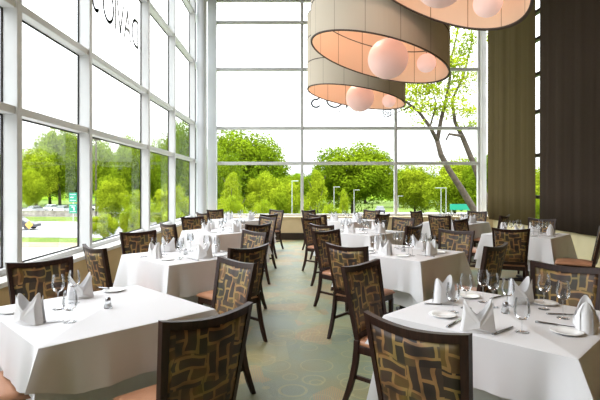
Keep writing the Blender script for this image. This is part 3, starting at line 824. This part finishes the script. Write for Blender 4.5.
for kind, px, Y, top, w, l in (('light', 36, 108, 146, 44, 'yellow green tree left of the tall one in the first pane'), ('round', 60, 116, 126, 46, 'tall green tree right in the first window pane'),
        ('light', 30, 92, 168, 26, 'bushy light tree above the parked cars, first pane'), ('round', 100, 100, 138, 34, 'low green tree left in the second pane'),
        ('round', 134, 70, 136, 40, 'tall green tree right in the second pane'), ('light', 112, 60, 176, 34, 'light bushy tree in the second pane'),
        ('dark', 80, 130, 150, 40, 'dark tree behind the second mullion'), ('dark', 50, 132, 150, 44, 'dark tree behind the tall green one in the first pane'),
        ('round', 158, 66, 140, 34, 'green tree in the third pane'), ('round', 182, 55, 118, 44, 'tall green tree left of the corner column'),
        ('light', 172, 46, 184, 36, 'light bushy tree low before the corner column'), ('dark', 160, 90, 160, 60, 'dark tree behind the third pane'),
        ('light', 140, 50, 190, 30, 'light shrub-like tree before the third mullion'), ('round', 10, 110, 150, 50, 'green tree at the left frame edge')):
    tree(kind, px, Y, top, w, l)
tree('light', 541, 40, 165, 40, 'yellow green tree in the gap between the curtains')
tree('round', 575, 45, 160, 50, 'green tree behind the dark curtain')
# shrubs low outside
for kind, px, Y, top, w, l in (('light', 104, 43, 213, 26, 'low rounded shrub in the second pane beside the pavement'), ('light', 132, 40, 205, 22, 'low shrub right in the second pane'),
        ('light', 172, 34, 208, 30, 'low shrub in the third pane'), ('light', 228, 34, 196, 34, 'shrub right beside the corner column'), ('light', 262, 36, 200, 30, 'shrub below the big rounded tree'), ('light', 330, 40, 204, 24, 'shrub under the conical tree')):
    tree(kind, px, Y, top, w, l)

# leaning tree close outside the far window
YT = 24.0
def branch_pts(L, dy=0): return [tuple(at(a, c, YT+dy*i/len(L))) for i, (a, c) in enumerate(L)]
lt = thing('leaning_tree', 'leaning bare-limbed tree with sparse yellow leaves outside the far window', 'tree', tuple(at(500, 286, YT)))
o0 = Vector(lt.location)
def limb(L, r, name, dy=0):
    b = nb(); tube(b, [Vector(p)-o0 for p in branch_pts(L, dy)], r, 8); return obj(name, b, M['bark'], lt, smooth=True)
limb([(500, 290), (488, 245), (476, 213), (462, 190), (449, 170), (441, 155), (437, 140)], [.26, .22, .19, .17, .15, .14, .12], 'trunk')
limb([(438, 142), (430, 127), (419, 112), (404, 100), (392, 92), (380, 84)], [.11, .09, .075, .055, .04, .02], 'branch', -1)
limb([(437, 142), (441, 120), (446, 100), (450, 78), (452, 55), (458, 30), (456, 5)], [.11, .10, .085, .07, .05, .04, .02], 'branch', 1)
limb([(512, 262), (492, 215), (474, 165), (463, 138), (455, 122), (452, 100), (464, 75), (470, 50), (474, 30)], [.17, .16, .15, .13, .10, .07, .05, .035, .02], 'branch', 2)
limb([(462, 136), (449, 134), (446, 140)], [.08, .06, .04], 'branch')
limb([(430, 127), (436, 105), (432, 85), (424, 62)], [.05, .04, .03, .015], 'branch', 2)
limb([(412, 106), (398, 112), (384, 118)], [.04, .025, .01], 'branch')
limb([(392, 92), (375, 100), (358, 102), (345, 108), (334, 116), (326, 130)], [.03, .026, .022, .018, .012, .008], 'branch', -1)
limb([(358, 102), (352, 116), (350, 122)], [.014, .01, .006], 'branch')
rng = random.Random(4)
pos = []
for L in ([(385, 88), (404, 98), (425, 88), (432, 85), (424, 62), (415, 90), (420, 112)], [(446, 100), (452, 55), (458, 30), (456, 5), (462, 20), (470, 50), (474, 30), (464, 75), (440, 70), (447, 85)], [(436, 110), (460, 105), (472, 90), (470, 120), (455, 60)]):
    for (a, c) in L:
        for k in range(6): pos.append(at(a+rng.uniform(-12, 12), c+rng.uniform(-12, 12), YT+rng.uniform(-1.2, 1.5)))
b = nb()
for p in pos:
    for k in range(36):
        q = p-o0+Vector((rng.gauss(0, .32), rng.gauss(0, .32), rng.gauss(0, .14)))
        a = Vector((rng.gauss(0, 1), rng.gauss(0, 1), rng.gauss(0, 1))).normalized(); c = a.orthogonal().normalized(); s = rng.uniform(.07, .14)
        b.faces.new([b.verts.new(v) for v in (q-a*s, q-c*s*.5, q+a*s, q+c*s*.5)])
me = bpy.data.meshes.new('foliage'); b.to_mesh(me); b.free(); me.materials.append(M['leaf_light']); o = bpy.data.objects.new('foliage', me); COL.objects.link(o); o.parent = lt
b = nb()
for p in pos:
    e = p-o0+Vector((rng.uniform(-.9, .9), 0, rng.uniform(-.6, .4))); tube(b, [p-o0, (p-o0+e)/2+Vector((.1, 0, .1)), e], [.012, .009, .005], 4)
obj('twigs', b, M['bark'], lt)

# cars
def make_car(m):
    t = thing('car', '', 'car'); b = nb()
    prof = [(-2.2, .35), (-2.25, .75), (-2.0, .92), (-1.6, .98), (1.0, .95), (1.9, .85), (2.25, .65), (2.25, .35)]
    def ext(pf, hw0, hw1, zt):
        A = [b.verts.new((x, -(hw0+(hw1-hw0)*max(0, z-.5)/zt), z)) for x, z in pf]; B = [b.verts.new((x, hw0+(hw1-hw0)*max(0, z-.5)/zt, z)) for x, z in pf]
        b.faces.new(A); b.faces.new(B[::-1])
        for i in range(len(pf)): b.faces.new((A[i], B[i], B[(i+1) % len(pf)], A[(i+1) % len(pf)]))
    ext(prof, .9, .86, .5); ext([(-1.1, 1.40), (-.6, 1.47), (.3, 1.45), (.5, 1.40)], .66, .64, 1)
    obj('body', b, m, t, bevel=.05)
    b = nb(); ext([(-1.75, .96), (-1.05, 1.40), (.45, 1.40), (1.1, .95)], .82, .6, 1); obj('windows', b, M['car_glass'], t)
    for sx in (-1.4, 1.4):
        for sy in (-.82, .82):
            b = nb(); tube(b, [(sx, sy-.1, .33), (sx, sy+.1, .33)], .33, 16); obj('wheel', b, M['tyre'], t)
    return t
CS, CW, CD = make_car(M['car_silver']), make_car(M['car_white']), make_car(M['car_dark'])
def car(pr, px, py, rz, l, g=None):
    Y = F*(HC-GZ)/(py-CY); return inst(pr, ((px-CX)/F*Y, Y, GZ+.06), R(rz), l, g)
gc = 'parked cars beyond the road'
car(CS, 36, 214, 75, 'silver car parked left in the first window pane', gc); car(CW, 52, 212, 88, 'white car parked beside the silver one in the first pane', gc)
car(CS, 63, 213.5, 95, 'second silver car parked further right in the first pane', gc); car(CD, 78, 211, 95, 'dark car parked behind the green road sign', gc)
car(CW, 100, 211, 20, 'white car seen low in the second pane')
car(CD, 18, 230, 5, 'dark car driving at the left edge of the road')
car(CD, 380, 214, 80, 'dark car small behind the far right chairs of the far window')
# signs and posts
def sign_at(px, pybot, pytop, Y, kind):
    x = (px-CX)/F*Y; zt = HC-(pytop-CY)/F*Y
    return x, zt
Y = 50; x, zt = sign_at(29, 245, 221, Y, 0)
t = thing('warning_sign', 'amber diamond road sign on a thin post, first window pane', 'road sign', (x, Y, GZ))
b = nb(); tube(b, [(0, .03, 0), (0, .03, zt-GZ)], .04, 8); obj('post', b, M['post'], t)
b = nb(); v = bx(b, (0, 0, 0), (.62, .03, .62)); 
for q in v: q.co = Matrix.Rotation(PI/4, 3, 'Y') @ q.co; q.co.z += zt-GZ-.4
obj('panel', b, M['sign_orange'], t)
Y = 48; x, zt = sign_at(73, 245, 193, Y, 0)
t = thing('direction_sign', 'green road sign of two panels, right in the first window pane', 'road sign', (x, Y, GZ))
b = nb(); tube(b, [(0, .05, 0), (0, .05, zt-GZ)], .05, 8); obj('post', b, M['post'], t)
for k in range(2):
    s = obj('panel', (lambda b: (bx(b, (0, 0, zt-GZ-.45-k*1.15), (.78, .04, .95)), b)[1])(nb()), M['sign_green'], t)
    b = nb(); z = zt-GZ-.45-k*1.15
    for q in (.3, -.3): bx(b, (0, -.025, z+q), (.6, .01, .04))
    if k == 0: bx(b, (-.1, -.025, z), (.3, .01, .1))
    else: bx(b, (.1, -.025, z), (.1, .01, .35)); bx(b, (0, -.025, z+.16), (.28, .01, .08))
    obj('marking', b, M['sign_white'], s)
Yp = 62; xp = (96-CX)/F*Yp
t = thing('utility_pole', 'grey utility pole with cross arm and cables in the second window pane', 'utility pole', (xp, Yp, GZ))
b = nb(); tube(b, [(0, 0, 0), (0, 0, 12)], [.13, .09], 8); obj('pole', b, M['bark'], t)
b = nb(); bx(b, (0, 0, 11.3), (.12, 2.2, .12)); obj('cross_arm', b, M['bark'], t)
for sy, zz in ((-1, 11.4), (1, 11.4), (0, 8.6)):
    b = nb(); tube(b, [(-42+42*k/14*1.0, sy+14*(1-k/14), zz+.9*(1-k/14)-1.6*math.sin(PI*k/14)) for k in range(15)], .022, 4); obj('cable', b, M['iron'], t)
def make_lamp():
    t = thing('street_lamp', '', 'street lamp'); b = nb(); tube(b, [(0, 0, 0), (0, 0, 6)], [.04, .03], 6); obj('pole', b, M['post'], t)
    b = nb(); bx(b, (.25, 0, 6.0), (.6, .12, .07)); obj('lamp_head', b, M['post'], t, bevel=.02); return t
LP = make_lamp()
for px, top, Y, l in ((292, 181, 40, 'pale lamp post left of the middle mullion'), (334, 187, 44, 'pale lamp post before the conical tree'), (354, 190, 46, 'pale lamp post under the dome-shaped tree'), (441, 188, 44, 'left one of the two pale posts under the leaning tree'), (446, 188, 46, 'right one of the two pale posts under the leaning tree'), (398, 196, 50, 'pale post right of the second mullion')):
    h = (CY-top)/F*Y+HC-GZ; inst(LP, ((px-CX)/F*Y, Y, GZ), 0 if px < 440 else PI, l, 'pale outdoor lamp posts', (1, 1, h/6))
Y = 40
t = thing('banner_sign', 'low green board beneath the leaning tree outside', 'sign', ((460-CX)/F*Y, Y, GZ))
zc = HC-(207-CY)/F*Y-GZ
b = nb(); bx(b, (0, 0, zc), (1.7, .06, .5)); obj('panel', b, M['sign_green'], t)
for s in (-.7, .7):
    b = nb(); tube(b, [(s, .06, 0), (s, .06, zc+.25)], .04, 8); obj('post', b, M['post'], t)
# wire lantern hanging from the leaning tree's thin branch
p = at(387, 113, YT)
t = thing('wire_lantern', 'small round wire lantern hanging outside under the lowest pendant', 'lantern', tuple(p))
b = nb()
for k in range(6):
    a = k*PI/6; tube(b, [(.26*math.cos(a)*math.cos(q), .26*math.sin(a)*math.cos(q), .22*math.sin(q)) for q in [i*PI/8-PI for i in range(17)]], .008, 4)
for z in (-.12, 0, .12): tube(b, [(.26*math.sqrt(1-(z/.22)**2)*math.cos(i*PI/8), .26*math.sqrt(1-(z/.22)**2)*math.sin(i*PI/8), z) for i in range(17)], .008, 4)
obj('cage', b, M['iron'], t)
b = nb(); tube(b, [(0, 0, .22), (.0, 0, 1.1)], .006, 4); obj('cord', b, M['iron'], t)

# ---------------------------------------------------------------- light
w = bpy.data.worlds.new('world'); SC.world = w; w.use_nodes = True
bg = w.node_tree.nodes['Background']
nt = w.node_tree; tc = N(nt, 'ShaderNodeTexCoord'); nz = N(nt, 'ShaderNodeTexNoise', Scale=2.5, Detail=5)
nt.links.new(tc.outputs['Generated'], nz.inputs['Vector'])
rr = ramp(nt, [(.35, (.88, .93, 1.0)), (.65, (1, 1, 1))]); nt.links.new(nz.outputs['Fac'], rr.inputs[0]); nt.links.new(rr.outputs[0], bg.inputs[0])
# overcast sky: the zenith is several times brighter than the horizon
sp = N(nt, 'ShaderNodeSeparateXYZ'); nt.links.new(tc.outputs['Generated'], sp.inputs[0])
z = math_n(nt, 'MAXIMUM', sp.outputs[2], 0.0); st = math_n(nt, 'ADD', math_n(nt, 'MULTIPLY', z, SKY_Z), SKY_H)
nt.links.new(st, bg.inputs[1])
def area(name, loc, size, energy, color, rot=(0, 0, 0)):
    l = bpy.data.lights.new(name, 'AREA'); l.shape = 'RECTANGLE'; l.size, l.size_y = size; l.energy = energy; l.color = color
    o = bpy.data.objects.new(name, l); COL.objects.link(o); o.location = loc; o.rotation_euler = rot
for i, (x, y) in enumerate(((3.4, 1.5), (4.6, 6.5), (3.2, -2.8), (-.6, -2.8))):  # unseen warm area lights added as interior fill
    area('warm_fill_light', (x, y, 7.1), (.5, .5), 20, (1, .72, .40))
SC.view_settings.view_transform = 'Standard'; SC.view_settings.look = 'None'; SC.view_settings.gamma = 1; SC.view_settings.use_curve_mapping = False
SC.view_settings.exposure = 0.1
SC.cycles.max_bounces = 10; SC.cycles.diffuse_bounces = 5; SC.cycles.transparent_max_bounces = 24; SC.cycles.transmission_bounces = 6
